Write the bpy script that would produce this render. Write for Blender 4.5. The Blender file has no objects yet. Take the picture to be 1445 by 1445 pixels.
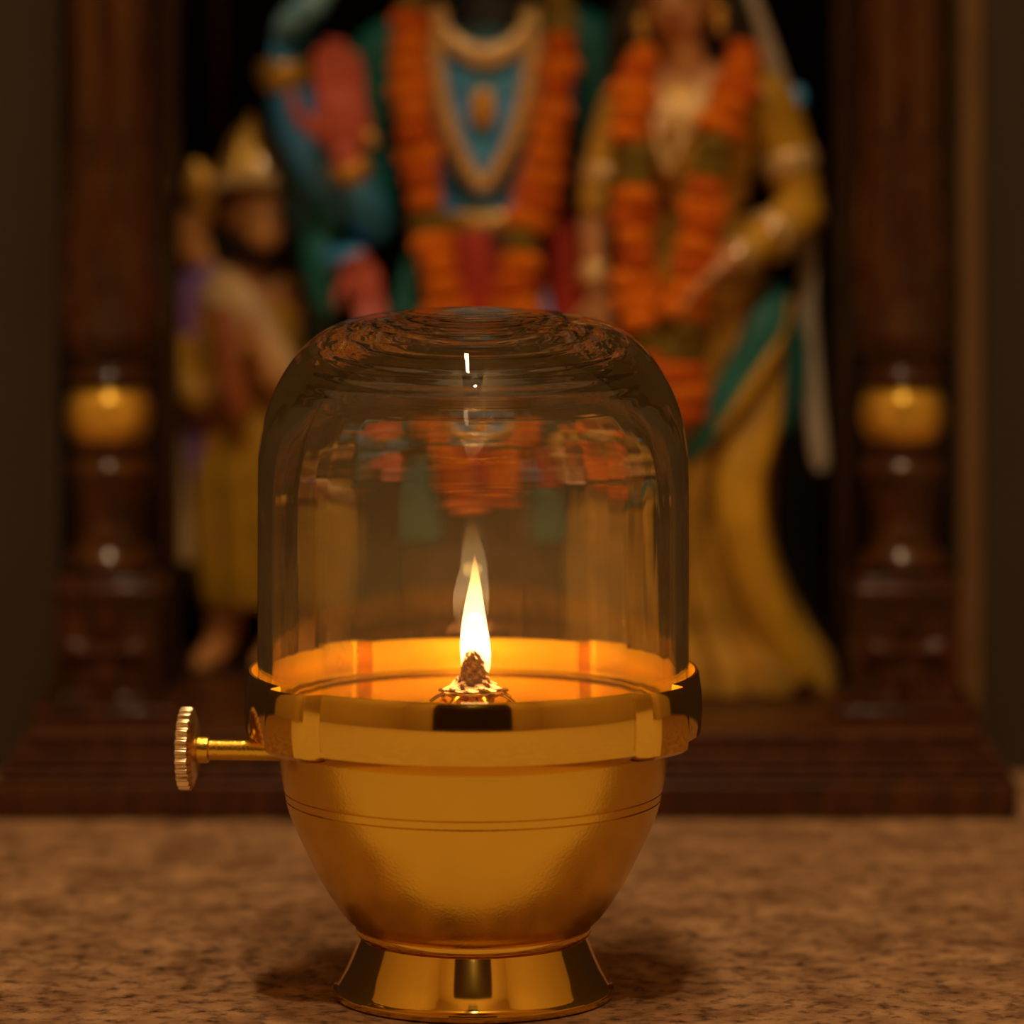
import bpy, bmesh, math, random
from mathutils import Vector, Matrix
C = bpy.context.scene.collection
PI = math.pi
R = math.radians
rnd = random.Random(7)

# ------------------------------------------------------------------ camera
F, YH, D = 7000.0, -104.0, 1.194          # focal length (px), horizon row, distance camera - lamp axis
H, CX = 0.2571, 0.0093                    # camera height and sideways offset
cam_data = bpy.data.cameras.new('camera')
cam = bpy.data.objects.new('camera', cam_data); C.objects.link(cam)
cam.location = (CX, -D, H); cam.rotation_euler = (PI/2, 0, 0)
cam_data.sensor_width = 36; cam_data.lens = F/1445*36
cam_data.shift_y = (YH - 722.5)/1445
cam_data.clip_start = 0.02
cam_data.dof.use_dof = True
cam_data.dof.focus_distance = D - 0.018
cam_data.dof.aperture_fstop = cam_data.lens/1000/0.0235
bpy.context.scene.camera = cam

# ------------------------------------------------------------------ world, lights, exposure
S = bpy.context.scene
w = bpy.data.worlds.new('world'); S.world = w; w.use_nodes = True
w.node_tree.nodes['Background'].inputs[0].default_value = (1, .72, .45, 1)
w.node_tree.nodes['Background'].inputs[1].default_value = 0.01
def light(name, typ, loc, energy, col, size=.1, target=None):
    l = bpy.data.lights.new(name, typ); l.energy = energy; l.color = col
    if typ == 'AREA':
        l.shape = 'RECTANGLE'; l.size, l.size_y = size
    else:
        l.shadow_soft_size = size
    o = bpy.data.objects.new(name, l); C.objects.link(o); o.location = loc
    if target: o.rotation_euler = (Vector(target)-Vector(loc)).to_track_quat('-Z', 'Y').to_euler()
    return o
tube = light('ceiling_tube_light', 'AREA', (-.10, -.30, 2.28), 14, (1, .68, .38), (.05, .75)); tube.rotation_euler = (0, 0, 0)
light('hanging_bulb_light', 'POINT', (0.05, -1.10, 2.00), 40, (1, .72, .42), .03)
S.view_settings.view_transform = 'Standard'; S.view_settings.look = 'None'
S.view_settings.gamma = 1; S.view_settings.use_curve_mapping = False
S.view_settings.exposure = 0.0
S.cycles.use_denoising = True
S.cycles.max_bounces = 16; S.cycles.transparent_max_bounces = 24; S.cycles.transmission_bounces = 12
S.cycles.sample_clamp_indirect = 4
S.cycles.caustics_reflective = True; S.cycles.caustics_refractive = False

# ------------------------------------------------------------------ helpers
def xa(px, d): return CX + (px-722.5)*d/F
def za(py, d): return H - (py-YH)*d/F
def P(px, py, d): return Vector((xa(px, d), d-D, za(py, d)))

def link(name, me, parent=None):
    o = bpy.data.objects.new(name, me); C.objects.link(o)
    if parent is not None: o.parent = parent
    return o
def obj(name, bm, mat, parent=None, smooth=True, angle=None):
    me = bpy.data.meshes.new(name); bm.normal_update(); bm.to_mesh(me); bm.free()
    for m in (mat if isinstance(mat, (list, tuple)) else [mat]): me.materials.append(m)
    if smooth:
        me.polygons.foreach_set('use_smooth', [True]*len(me.polygons))
        if angle: me.set_sharp_from_angle(angle=R(angle))
    me.update()
    return link(name, me, parent)
def empty(name, loc=(0, 0, 0)):
    # all meshes are modelled in world space, so a thing's parts keep their place through the inverse
    o = bpy.data.objects.new(name, None); C.objects.link(o); o.empty_display_size = .01
    o.location = loc
    return o
def adopt(o, root):
    o.parent = root; o.matrix_parent_inverse = Matrix.Translation(-Vector(root.location)); return o
def tag(o, label, cat, group=None, kind=None):
    if label: o['label'] = label
    if cat: o['category'] = cat
    if group: o['group'] = group
    if kind: o['kind'] = kind
    return o

def lathe(bm, prof, segs=96, rf=None, c=(0, 0), closed=False, caps=True):
    """prof: list of (r, z); rf(theta, r, z) -> radius"""
    rings = []
    for r, z in prof:
        if r < 1e-6:
            rings.append([bm.verts.new((c[0], c[1], z))]); continue
        ring = []
        for k in range(segs):
            t = 2*PI*k/segs
            rr = rf(t, r, z) if rf else r
            ring.append(bm.verts.new((c[0]+rr*math.sin(t), c[1]-rr*math.cos(t), z)))
        rings.append(ring)
    pairs = list(zip(rings[:-1], rings[1:]))
    if closed: pairs.append((rings[-1], rings[0]))
    for a, b in pairs:
        if len(a) == 1 and len(b) == 1: continue
        for k in range(segs):
            j = (k+1) % segs
            if len(a) == 1: bm.faces.new((a[0], b[j], b[k]))
            elif len(b) == 1: bm.faces.new((a[k], a[j], b[0]))
            else: bm.faces.new((a[k], a[j], b[j], b[k]))
    if caps and not closed:
        if len(rings[0]) > 1: bm.faces.new(list(reversed(rings[0])))
        if len(rings[-1]) > 1: bm.faces.new(rings[-1])
    bmesh.ops.recalc_face_normals(bm, faces=bm.faces)
    return bm
def smooth_prof(pts, n=8):
    """Catmull-Rom through profile points"""
    out = []
    for i in range(len(pts)-1):
        p0 = pts[max(i-1, 0)]; p1 = pts[i]; p2 = pts[i+1]; p3 = pts[min(i+2, len(pts)-1)]
        for k in range(n):
            t = k/n
            out.append(tuple(.5*((2*b)+(-a+cc)*t+(2*a-5*b+4*cc-d)*t*t+(-a+3*b-3*cc+d)*t**3) for a, b, cc, d in zip(p0, p1, p2, p3)))
    out.append(tuple(pts[-1])); return out
def frames(path):
    ts = [(path[min(i+1, len(path)-1)]-path[max(i-1, 0)]).normalized() for i in range(len(path))]
    return ts
def sweep(bm, path, radii, segs=14, flat=None, up=Vector((0, 1, 0))):
    """tube along path; radii = scalar per point, or (across, along-up) pairs"""
    ts = frames(path); rings = []
    for p, t, r in zip(path, ts, radii):
        a, b = r if isinstance(r, (tuple, list)) else (r, r)
        n = (up - t*up.dot(t))
        n = n.normalized() if n.length > 1e-4 else Vector((1, 0, 0))
        s = t.cross(n)
        rings.append([bm.verts.new(p + s*a*math.cos(2*PI*k/segs) + n*b*math.sin(2*PI*k/segs)) for k in range(segs)])
    for A, B in zip(rings[:-1], rings[1:]):
        for k in range(segs):
            j = (k+1) % segs; bm.faces.new((A[k], A[j], B[j], B[k]))
    bm.faces.new(rings[0][::-1]); bm.faces.new(rings[-1])
    bmesh.ops.recalc_face_normals(bm, faces=bm.faces)
    return bm
def spline(pts, n=8):
    return [Vector(p) for p in smooth_prof([tuple(p) for p in pts], n)]
def ball(bm, c, r, rot=None, u=20, v=14):
    r = r if isinstance(r, (tuple, list)) else (r, r, r)
    m = Matrix.Translation(c) @ (rot.to_4x4() if rot else Matrix.Identity(4)) @ Matrix.Diagonal((r[0], r[1], r[2], 1))
    bmesh.ops.create_uvsphere(bm, u_segments=u, v_segments=v, radius=1, matrix=m)
def limb(bm, pts, radii, n=6, sq=1.0):
    """rounded tapered limb along joints (a closed piece for the voxel union)"""
    path = spline(pts, n)
    rr = []
    for i in range(len(radii)-1):
        for k in range(n): rr.append(radii[i]+(radii[i+1]-radii[i])*k/n)
    rr.append(radii[-1])
    sweep(bm, path, [(r, r*sq) for r in rr], 16)
    ball(bm, path[0], (rr[0], rr[0]*sq, rr[0]), u=14, v=10); ball(bm, path[-1], (rr[-1], rr[-1]*sq, rr[-1]), u=14, v=10)
def box(bm, x0, x1, y0, y1, z0, z1, bev=0):
    m = Matrix.Translation(((x0+x1)/2, (y0+y1)/2, (z0+z1)/2)) @ Matrix.Diagonal((x1-x0, y1-y0, z1-z0, 1))
    r = bmesh.ops.create_cube(bm, size=1, matrix=m)
    if bev:
        es = set(e for v in r['verts'] for e in v.link_edges)
        bmesh.ops.bevel(bm, geom=list(es), offset=bev, segments=3, affect='EDGES', profile=.5)
    return bm
def union(name, bm, voxel, mat, parent, it=6, paint=None):
    """fuse overlapping closed pieces into ONE continuous surface"""
    me = bpy.data.meshes.new('tmp'); bm.to_mesh(me); bm.free()
    t = bpy.data.objects.new('tmp', me); C.objects.link(t)
    m = t.modifiers.new('r', 'REMESH'); m.mode = 'VOXEL'; m.voxel_size = voxel
    s = t.modifiers.new('s', 'SMOOTH'); s.iterations = it; s.factor = .5
    bpy.context.view_layer.update()
    dg = bpy.context.evaluated_depsgraph_get()
    out = bpy.data.meshes.new_from_object(t.evaluated_get(dg))
    out.name = name; out.materials.clear()
    bpy.data.objects.remove(t); bpy.data.meshes.remove(me)
    mats = mat if isinstance(mat, (list, tuple)) else [mat]
    for m in mats: out.materials.append(m)
    out.polygons.foreach_set('use_smooth', [True]*len(out.polygons))
    if paint:
        for p in out.polygons: p.material_index = paint(p.center)
    o = link(name, out); return adopt(o, parent)
def dup(o, parent=None):
    c = o.copy(); C.objects.link(c)
    if parent is not None: c.parent = parent
    return c

# ------------------------------------------------------------------ materials
def newmat(name):
    m = bpy.data.materials.new(name); m.use_nodes = True
    nt = m.node_tree; return m, nt, nt.nodes['Principled BSDF']
def setp(b, **k):
    for key, v in k.items():
        n = key.replace('_', ' ')
        b.inputs[n].default_value = v
def paint_mat(name, col, rough=.4, var=.25, scale=60, metallic=0., spec=.5, coat=0., bump=0., bscale=300):
    m, nt, b = newmat(name)
    tc = nt.nodes.new('ShaderNodeTexCoord'); nz = nt.nodes.new('ShaderNodeTexNoise')
    nz.inputs['Scale'].default_value = scale; nz.inputs['Detail'].default_value = 5
    nt.links.new(tc.outputs['Object'], nz.inputs['Vector'])
    rp = nt.nodes.new('ShaderNodeValToRGB')
    rp.color_ramp.elements[0].position = .3; rp.color_ramp.elements[1].position = .7
    rp.color_ramp.elements[0].color = (*[c*(1-var) for c in col], 1)
    rp.color_ramp.elements[1].color = (*[min(1, c*(1+var*.6)) for c in col], 1)
    nt.links.new(nz.outputs['Fac'], rp.inputs['Fac']); nt.links.new(rp.outputs['Color'], b.inputs['Base Color'])
    setp(b, Roughness=rough, Metallic=metallic, Coat_Weight=coat, Coat_Roughness=.08)
    b.inputs['Specular IOR Level'].default_value = spec
    if bump:
        n2 = nt.nodes.new('ShaderNodeTexNoise'); n2.inputs['Scale'].default_value = bscale; n2.inputs['Detail'].default_value = 4
        nt.links.new(tc.outputs['Object'], n2.inputs['Vector'])
        bp = nt.nodes.new('ShaderNodeBump'); bp.inputs['Strength'].default_value = bump; bp.inputs['Distance'].default_value = .001
        nt.links.new(n2.outputs['Fac'], bp.inputs['Height']); nt.links.new(bp.outputs['Normal'], b.inputs['Normal'])
    return m
def wood_mat(name, dark, lite, coat=.5, rough=.35):
    m, nt, b = newmat(name)
    tc = nt.nodes.new('ShaderNodeTexCoord'); mp = nt.nodes.new('ShaderNodeMapping')
    mp.inputs['Scale'].default_value = (60, 60, 6)
    nz = nt.nodes.new('ShaderNodeTexNoise'); nz.inputs['Scale'].default_value = 3; nz.inputs['Detail'].default_value = 8; nz.inputs['Distortion'].default_value = 1.2
    nt.links.new(tc.outputs['Object'], mp.inputs['Vector']); nt.links.new(mp.outputs['Vector'], nz.inputs['Vector'])
    rp = nt.nodes.new('ShaderNodeValToRGB'); rp.color_ramp.elements[0].position = .35; rp.color_ramp.elements[1].position = .7
    rp.color_ramp.elements[0].color = (*dark, 1); rp.color_ramp.elements[1].color = (*lite, 1)
    nt.links.new(nz.outputs['Fac'], rp.inputs['Fac']); nt.links.new(rp.outputs['Color'], b.inputs['Base Color'])
    setp(b, Roughness=rough, Coat_Weight=coat, Coat_Roughness=.03)
    b.inputs['Specular IOR Level'].default_value = .25
    return m
def brass_mat(name, col, rough, grain=0., gs=900, aniso=0.):
    m, nt, b = newmat(name)
    tc = nt.nodes.new('ShaderNodeTexCoord')
    nz = nt.nodes.new('ShaderNodeTexNoise'); nz.inputs['Scale'].default_value = 45; nz.inputs['Detail'].default_value = 6
    nt.links.new(tc.outputs['Object'], nz.inputs['Vector'])
    mr = nt.nodes.new('ShaderNodeMapRange'); mr.inputs['To Min'].default_value = rough*.75; mr.inputs['To Max'].default_value = rough*1.3
    nt.links.new(nz.outputs['Fac'], mr.inputs['Value']); nt.links.new(mr.outputs['Result'], b.inputs['Roughness'])
    b.inputs['Base Color'].default_value = (*col, 1); b.inputs['Metallic'].default_value = 1
    if grain:
        n2 = nt.nodes.new('ShaderNodeTexNoise'); n2.inputs['Scale'].default_value = gs; n2.inputs['Detail'].default_value = 3
        nt.links.new(tc.outputs['Object'], n2.inputs['Vector'])
        bp = nt.nodes.new('ShaderNodeBump'); bp.inputs['Strength'].default_value = grain; bp.inputs['Distance'].default_value = .0002
        nt.links.new(n2.outputs['Fac'], bp.inputs['Height']); nt.links.new(bp.outputs['Normal'], b.inputs['Normal'])
    return m

def floor_material():
    m, nt, b = newmat('mottled_stone')
    tc = nt.nodes.new('ShaderNodeTexCoord')
    n1 = nt.nodes.new('ShaderNodeTexNoise'); n1.inputs['Scale'].default_value = 55; n1.inputs['Detail'].default_value = 6; n1.inputs['Roughness'].default_value = .6
    n2 = nt.nodes.new('ShaderNodeTexNoise'); n2.inputs['Scale'].default_value = 190; n2.inputs['Detail'].default_value = 5; n2.inputs['Roughness'].default_value = .65
    for n in (n1, n2): nt.links.new(tc.outputs['Object'], n.inputs['Vector'])
    r1 = nt.nodes.new('ShaderNodeValToRGB'); e = r1.color_ramp.elements
    e[0].position = .30; e[0].color = (.17, .080, .034, 1); e[1].position = .72; e[1].color = (.60, .35, .17, 1)
    r2 = nt.nodes.new('ShaderNodeValToRGB'); e = r2.color_ramp.elements
    e[0].position = .30; e[0].color = (.07, .04, .035, 1); e[1].position = .52; e[1].color = (1, 1, 1, 1)
    nt.links.new(n1.outputs['Fac'], r1.inputs['Fac']); nt.links.new(n2.outputs['Fac'], r2.inputs['Fac'])
    mx = nt.nodes.new('ShaderNodeMix'); mx.data_type = 'RGBA'; mx.blend_type = 'MULTIPLY'; mx.inputs['Factor'].default_value = 1
    nt.links.new(r1.outputs['Color'], mx.inputs[6]); nt.links.new(r2.outputs['Color'], mx.inputs[7])
    nt.links.new(mx.outputs[2], b.inputs['Base Color'])
    setp(b, Roughness=.62); b.inputs['Specular IOR Level'].default_value = .3
    bp = nt.nodes.new('ShaderNodeBump'); bp.inputs['Strength'].default_value = .8; bp.inputs['Distance'].default_value = .0016
    nt.links.new(n2.outputs['Fac'], bp.inputs['Height']); nt.links.new(bp.outputs['Normal'], b.inputs['Normal'])
    return m

def glass_material(soot):
    """clear thick glass; the inner face carries a faint soot film"""
    m, nt, b = newmat('sooty_haze_glass' if soot else 'clear_glass'); nt.nodes.remove(b)
    out = nt.nodes['Material Output']
    rg = nt.nodes.new('ShaderNodeBsdfGlass'); rg.inputs['IOR'].default_value = 1.45; rg.inputs['Roughness'].default_value = 0
    rg.inputs['Color'].default_value = (.97, .95, .92, 1)
    if not soot:
        nt.links.new(rg.outputs[0], out.inputs['Surface']); return m
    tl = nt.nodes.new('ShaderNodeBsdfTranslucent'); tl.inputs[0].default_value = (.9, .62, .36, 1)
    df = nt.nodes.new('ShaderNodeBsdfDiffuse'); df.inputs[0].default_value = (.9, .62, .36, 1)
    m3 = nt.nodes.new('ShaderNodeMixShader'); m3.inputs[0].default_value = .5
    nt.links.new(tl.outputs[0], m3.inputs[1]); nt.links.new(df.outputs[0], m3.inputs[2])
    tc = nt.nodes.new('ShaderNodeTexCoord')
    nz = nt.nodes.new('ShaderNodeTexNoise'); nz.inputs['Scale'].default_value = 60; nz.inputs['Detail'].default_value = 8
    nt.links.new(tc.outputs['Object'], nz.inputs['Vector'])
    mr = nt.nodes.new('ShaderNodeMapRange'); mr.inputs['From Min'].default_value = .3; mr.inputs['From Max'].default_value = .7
    mr.inputs['To Min'].default_value = SOOT_HAZE*.7; mr.inputs['To Max'].default_value = SOOT_HAZE*1.4
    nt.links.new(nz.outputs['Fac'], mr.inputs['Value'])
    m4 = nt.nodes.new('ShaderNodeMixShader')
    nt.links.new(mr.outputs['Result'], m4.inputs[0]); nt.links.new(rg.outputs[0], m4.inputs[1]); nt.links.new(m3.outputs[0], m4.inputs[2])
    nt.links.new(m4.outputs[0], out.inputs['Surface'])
    return m
SOOT_HAZE = .003  # film strength, set for the haze and glow around the flame

def flame_material(z0, z1):
    m, nt, b = newmat('flame'); nt.nodes.remove(b)
    out = nt.nodes['Material Output']
    ge = nt.nodes.new('ShaderNodeNewGeometry'); sp = nt.nodes.new('ShaderNodeSeparateXYZ')
    nt.links.new(ge.outputs['Position'], sp.inputs[0])
    mr = nt.nodes.new('ShaderNodeMapRange'); mr.inputs['From Min'].default_value = z0; mr.inputs['From Max'].default_value = z1
    nt.links.new(sp.outputs['Z'], mr.inputs['Value'])
    cr = nt.nodes.new('ShaderNodeValToRGB'); e = cr.color_ramp.elements
    e[0].position = 0; e[0].color = (1, .50, .16, 1); e[1].position = 1; e[1].color = (1, .30, .03, 1)
    e2 = e.new(.25); e2.color = (1, .72, .36, 1)
    e3 = e.new(.7); e3.color = (1, .62, .22, 1)
    st = nt.nodes.new('ShaderNodeValToRGB'); s = st.color_ramp.elements
    s[0].position = 0; s[0].color = (.35, .35, .35, 1); s[1].position = 1; s[1].color = (.05, .05, .05, 1)
    s2 = s.new(.2); s2.color = (1, 1, 1, 1); s3 = s.new(.7); s3.color = (.55, .55, .55, 1); s4 = s.new(.88); s4.color = (.22, .22, .22, 1)
    nt.links.new(mr.outputs['Result'], cr.inputs['Fac']); nt.links.new(mr.outputs['Result'], st.inputs['Fac'])
    mu = nt.nodes.new('ShaderNodeMath'); mu.operation = 'MULTIPLY'; mu.inputs[1].default_value = FLAME
    nt.links.new(st.outputs['Color'], mu.inputs[0])
    em = nt.nodes.new('ShaderNodeEmission')
    nt.links.new(cr.outputs['Color'], em.inputs['Color']); nt.links.new(mu.outputs[0], em.inputs['Strength'])
    tp = nt.nodes.new('ShaderNodeBsdfTransparent'); ad = nt.nodes.new('ShaderNodeAddShader')
    nt.links.new(em.outputs[0], ad.inputs[0]); nt.links.new(tp.outputs[0], ad.inputs[1])
    nt.links.new(ad.outputs[0], out.inputs['Surface'])
    return m
FLAME = 2.3

M = dict(
    floor=floor_material(),
    wall=paint_mat('dull_olive_wall_paint', (.042, .029, .015), .8, .1, 8),
    room=paint_mat('cream_wall_paint', (.58, .42, .19), .85, .05, 5),
    mat=paint_mat('cream_reflector', (.64, .51, .30), .9, .08, 40, bump=.3),  # pale sheet added as a reflector for the brass
    darkstandin=wood_mat('dark_stand_in_wood', (.018, .009, .005), (.04, .02, .01), .1),  # for the added dark shapes that the brass mirrors
    trimwood=wood_mat('honey_trim_wood', (.16, .085, .03), (.24, .13, .05), .1, .6),
    wood=wood_mat('shrine_wood', (.028, .0066, .0010), (.088, .023, .0026), .8, .30),
    carvedwood=wood_mat('shrine_carved_wood', (.028, .0066, .0010), (.088, .023, .0026), .22, .34),
    postwood=wood_mat('shrine_post_wood', (.014, .0045, .0012), (.034, .011, .002), .1, .5),
    glint=brass_mat('bright_gilt_glint', (.98, .80, .50), .05),  # glossy metal for the balls that make the glints
    deckwood=wood_mat('shrine_deck_wood', (.042, .012, .0028), (.092, .029, .006), .15, .42),
    blackwood=wood_mat('shrine_back_wood', (.008, .003, .002), (.018, .007, .004), .05, .7),
    brass=brass_mat('polished_brass', (.84, .53, .085), .07),
    bowl=brass_mat('satin_brass', (.84, .54, .075), .22, .35, 1400),
    inner=brass_mat('inner_brass', (1.0, .60, .05), .30, .25, 500),
    knob=brass_mat('pale_worn_brass', (.85, .66, .42), .28),
    groove=brass_mat('dark_groove_brass', (.20, .09, .015), .4),
    goldpaint=paint_mat('gilt_column_paint', (.85, .53, .06), .30, .2, 80, .75, .6, 1.0),
    gold=paint_mat('gilt_ornament', (.85, .47, .07), .25, .35, 200, .55, .6, .3, .5, 700),
    palegold=paint_mat('pale_gilt_beads', (.88, .60, .25), .16, .3, 300, .35, .6, .4, .5, 900),
    blue=paint_mat('blue_skin_paint', (.07, .40, .98), .35, .2, 70, 0, .5, .3),
    skin=paint_mat('tan_skin_paint', (.56, .26, .10), .38, .15, 80, 0, .5, .2),
    monkey=paint_mat('brown_skin_paint', (.66, .29, .085), .42, .3, 90, 0, .5, .2),
    palm=paint_mat('red_palm_paint', (.60, .12, .085), .45, .25, 60),
    teal=paint_mat('teal_cloth', (.008, .16, .15), .5, .35, 60),
    darkteal=paint_mat('dark_teal_cloth', (.010, .055, .06), .55, .35, 60),
    rust=paint_mat('rust_cloth', (.42, .11, .03), .55, .3, 60),
    paleblue=paint_mat('pale_blue_paint', (.22, .52, .72), .3, .2, 60, 0, .5, .4),
    red=paint_mat('red_cloth', (.46, .03, .010), .55, .3, 60),
    maroon=paint_mat('maroon_cloth', (.085, .022, .014), .6, .3, 60),
    yellow=paint_mat('golden_silk', (.66, .38, .05), .38, .35, 70, .15, .5, .1, .4, 400),
    ochre=paint_mat('ochre_silk', (.62, .34, .02), .45, .3, 60),
    cream=paint_mat('cream_cloth', (.78, .52, .25), .5, .25, 70),
    white=paint_mat('grey_white_veil', (.50, .42, .33), .55, .2, 60),
    purple=paint_mat('purple_cloth', (.20, .09, .34), .5, .3, 60),
    shadedsilk=paint_mat('shaded_gold_silk', (.50, .28, .035), .4, .4, 70, .15, .5, .1, .4, 400),  # darker copy of the golden silk, shade put into the skirt's colour
    hair=paint_mat('black_hair', (.012, .008, .006), .5, .2, 80),
    eye=paint_mat('painted_eye', (.02, .012, .01), .25, .1),
    chinshade=paint_mat('dark_chin_shade', (.006, .010, .014), .6, .3, 60),  # near-black, shade under the chin put into the colour
    lip=paint_mat('painted_lip', (.35, .05, .03), .35, .1),
    orange=paint_mat('orange_marigold', (.86, .22, .008), .65, .3, 160, 0, .2),
    deeporange=paint_mat('deep_orange_marigold', (.66, .13, .006), .65, .3, 160, 0, .2),
    leaf=paint_mat('green_leaf', (.22, .15, .012), .55, .35, 160, 0, .3),
    oil=brass_mat('oiled_brass_plate', (.96, .52, .045), .12, .15, 200),
    soot=paint_mat('charred_wick', (.13, .05, .025), .42, .5, 900, 0, .6, .2, 1.0, 1500),
    cotton=paint_mat('stone_dark', (.02, .012, .008), .8),
)

# ------------------------------------------------------------------ room
def struct(name, bm, m): return tag(obj(name, bm, m, smooth=False), None, None, kind='structure')
YB = 0.62            # wall behind the shrine
bm = bmesh.new(); box(bm, -1.5, 1.5, -2.15, YB, -.05, 0); struct('floor', bm, M['floor'])
bm = bmesh.new(); box(bm, -1.5, 1.5, YB, YB+.08, 0, 2.4); struct('wall_back', bm, M['wall'])
YJ = .3135           # the wall face left and right of the niche that holds the shrine
XC = xa(712, 1.45)
for n, x0, x1 in (('wall_niche_left', -1.5, XC-.1355), ('wall_niche_right', XC+.1355, 1.5)):
    bm = bmesh.new(); box(bm, x0, x1, YJ, YB, 0, 2.4); struct(n, bm, M['wall'])
bm = bmesh.new(); box(bm, -1.58, -1.5, -2.15, YB+.08, 0, 2.4); struct('wall_left', bm, M['room'])
bm = bmesh.new(); box(bm, 1.5, 1.58, -2.15, YB+.08, 0, 2.4); struct('wall_right', bm, M['room'])
bm = bmesh.new(); box(bm, -1.58, 1.58, -2.23, -2.15, 0, 2.4); struct('wall_front', bm, M['room'])
bm = bmesh.new(); box(bm, -1.58, 1.58, -2.23, YB+.08, 2.4, 2.46); struct('ceiling', bm, M['room'])
# added dark door behind the camera, stands in for the photographer mirrored in the brass
bm = bmesh.new(); box(bm, -.74, .74, -2.15, -2.11, 0, 2.10, .004)
for sx in (-1, 1):
    for z0, z1 in ((.12, .95), (1.08, 1.95)): box(bm, sx*.37-.28, sx*.37+.28, -2.112, -2.10, z0, z1, .005)
struct('photographer_stand_in', bm, M['darkstandin'])
bm = bmesh.new(); box(bm, -.17, .17, -2.15, -.62, 2.32, 2.4, .004); struct('stand_in_beam', bm, M['darkstandin'])  # unseen beam, added to mirror a dark stripe in the lamp foot
# pale sheet added outside the frame as a reflector, brightens what the bowl mirrors
bm = bmesh.new(); box(bm, -1.4, 1.4, -1.55, -.043, 0, .0012, .0004); struct('floor_reflector', bm, M['mat'])
# honey-coloured wooden strip on the wall right of the shrine
dS = D+YJ-.004
bm = bmesh.new(); box(bm, xa(1352, dS), xa(1386, dS), YJ-.004, YJ, .0, 2.2, .001); struct('trim_1', bm, M['trimwood'])

# ------------------------------------------------------------------ brass oil lamp
lamp = tag(empty('brass_oil_lamp'), 'polished brass oil lamp with a burning wick, standing on the mottled floor before the shrine', 'oil lamp')
def add(name, bm, m, parent=lamp, **k): return adopt(obj(name, bm, m, **k), parent)

bm = bmesh.new()
lathe(bm, [(.0262, .0), (.0328, .0), (.0336, .0005), (.0339, .0013), (.0337, .0021), (.0329, .0026)] +
      smooth_prof([(.0326, .0030), (.0308, .0062), (.0291, .0098), (.0277, .0130), (.0272, .0142)], 5) + [(.0262, .0150), (.018, .0150), (.018, .0125), (.024, .004)], 160, closed=True)
add('foot', bm, M['brass'], angle=35)
# bowl, with the two engraved lines
bp = smooth_prof([(.0, .0152), (.018, .0153), (.0262, .0158), (.0284, .0172), (.0319, .0207), (.0368, .0283), (.0409, .0365), (.0436, .0425), (.0450, .0468)], 8)
bp += [(.04515, .0474), (.04495, .0476), (.0452, .0478), (.04535, .0490), (.0454, .0494), (.0452, .0496), (.04555, .0498)]
bp += smooth_prof([(.0457, .0503), (.0464, .0545), (.0467, .0580), (.0468, .0625)], 5)
bp += [(.0450, .0625), (.0445, .055), (.0430, .045), (.038, .033), (.030, .022), (.018, .0175), (0, .017)]
bm = bmesh.new(); lathe(bm, bp, 192, caps=False); add('bowl', bm, M['bowl'], angle=40)
bm = bmesh.new()
lathe(bm, [(.0255, .0150), (.0280, .0150), (.0284, .0157), (.0283, .0166), (.0276, .0170), (.0255, .0170)], 128, closed=True)
add('neck_ring', bm, M['brass'], angle=50)

# collar with four lobes (lugs) that hold the dome
LOBES = [R(-49), R(53), R(141), R(-141)]
def lobes(t, r, z):
    a = 0
    for l in LOBES:
        dd = (t-l+PI) % (2*PI)-PI
        a += math.exp(-(dd/R(8.0))**12)
    return r + .0044*a
oc = []
for i in range(13):
    z = .0640 + (.0780-.0640)*i/12
    oc.append((.0551-13.0*(z-.0698)**2, z))
col = [(.0455, .0600), (.0500, .0614), (.0532, .0630)] + oc + [(oc[-1][0]-.0003, .0785), (oc[-1][0]-.0009, .0785), (.0531, .0780), (.0530, .0720), (.0530, .0690), (.0455, .0690)]
bm = bmesh.new(); lathe(bm, col, 360, rf=lambda t, r, z: lobes(t, r, z) if r > .052 else r, closed=True)
for f in bm.faces:
    c = f.calc_center_median(); rr = math.hypot(c.x, c.y)
    if f.normal.x*c.x+f.normal.y*c.y < -.3*rr*1 and c.z > .068: f.material_index = 1
    if abs(f.normal.z) > .9 and c.z < .0695 and c.z > .066: f.material_index = 1
add('collar', bm, [M['brass'], M['inner']], angle=30)
# oil plate with raised ledge rings
pl = [(0, .0704), (.040, .0704), (.0436, .0706), (.0441, .0712), (.0452, .0712), (.0456, .0706), (.0480, .0706), (.0484, .0714), (.0500, .0714), (.0503, .0691), (0, .0691)]
bm = bmesh.new(); lathe(bm, pl, 160, caps=False); add('oil_plate', bm, M['oil'], angle=35)
# wick holder: splayed petal claws under the charred wick
bm = bmesh.new()
lathe(bm, [(.0, .0704), (.0050, .0704), (.0052, .0716), (.0072, .0727), (.0080, .0731), (.0078, .0735), (.0, .0735)], 96, rf=lambda t, r, z: r*(1+.10*math.cos(7*t)*(r > .006)))
for k in range(7):
    t = 2*PI*k/7+.35
    d = Vector((math.sin(t), -math.cos(t), 0))
    sweep(bm, spline([d*.0065+Vector((0, 0, .0728)), d*.0085+Vector((0, 0, .0722)), d*.0105+Vector((0, 0, .0708))], 4), [(.0009, .0004)]*9, 8, up=Vector((0, 0, 1)))
wh = add('wick_holder', bm, M['oil'], angle=40)
bm = bmesh.new()
def wick_r(t, r, z):
    return r*(1+.10*math.sin(9*t+z*3000)+.07*math.sin(5*t-z*2100))
lathe(bm, smooth_prof([(.0, .0734), (.0060, .0735), (.0063, .0741), (.0046, .0752), (.0034, .0768), (.0027, .0790), (.0021, .0812), (.0013, .0829), (.0, .0835)], 6), 48, rf=wick_r, caps=False)
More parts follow.
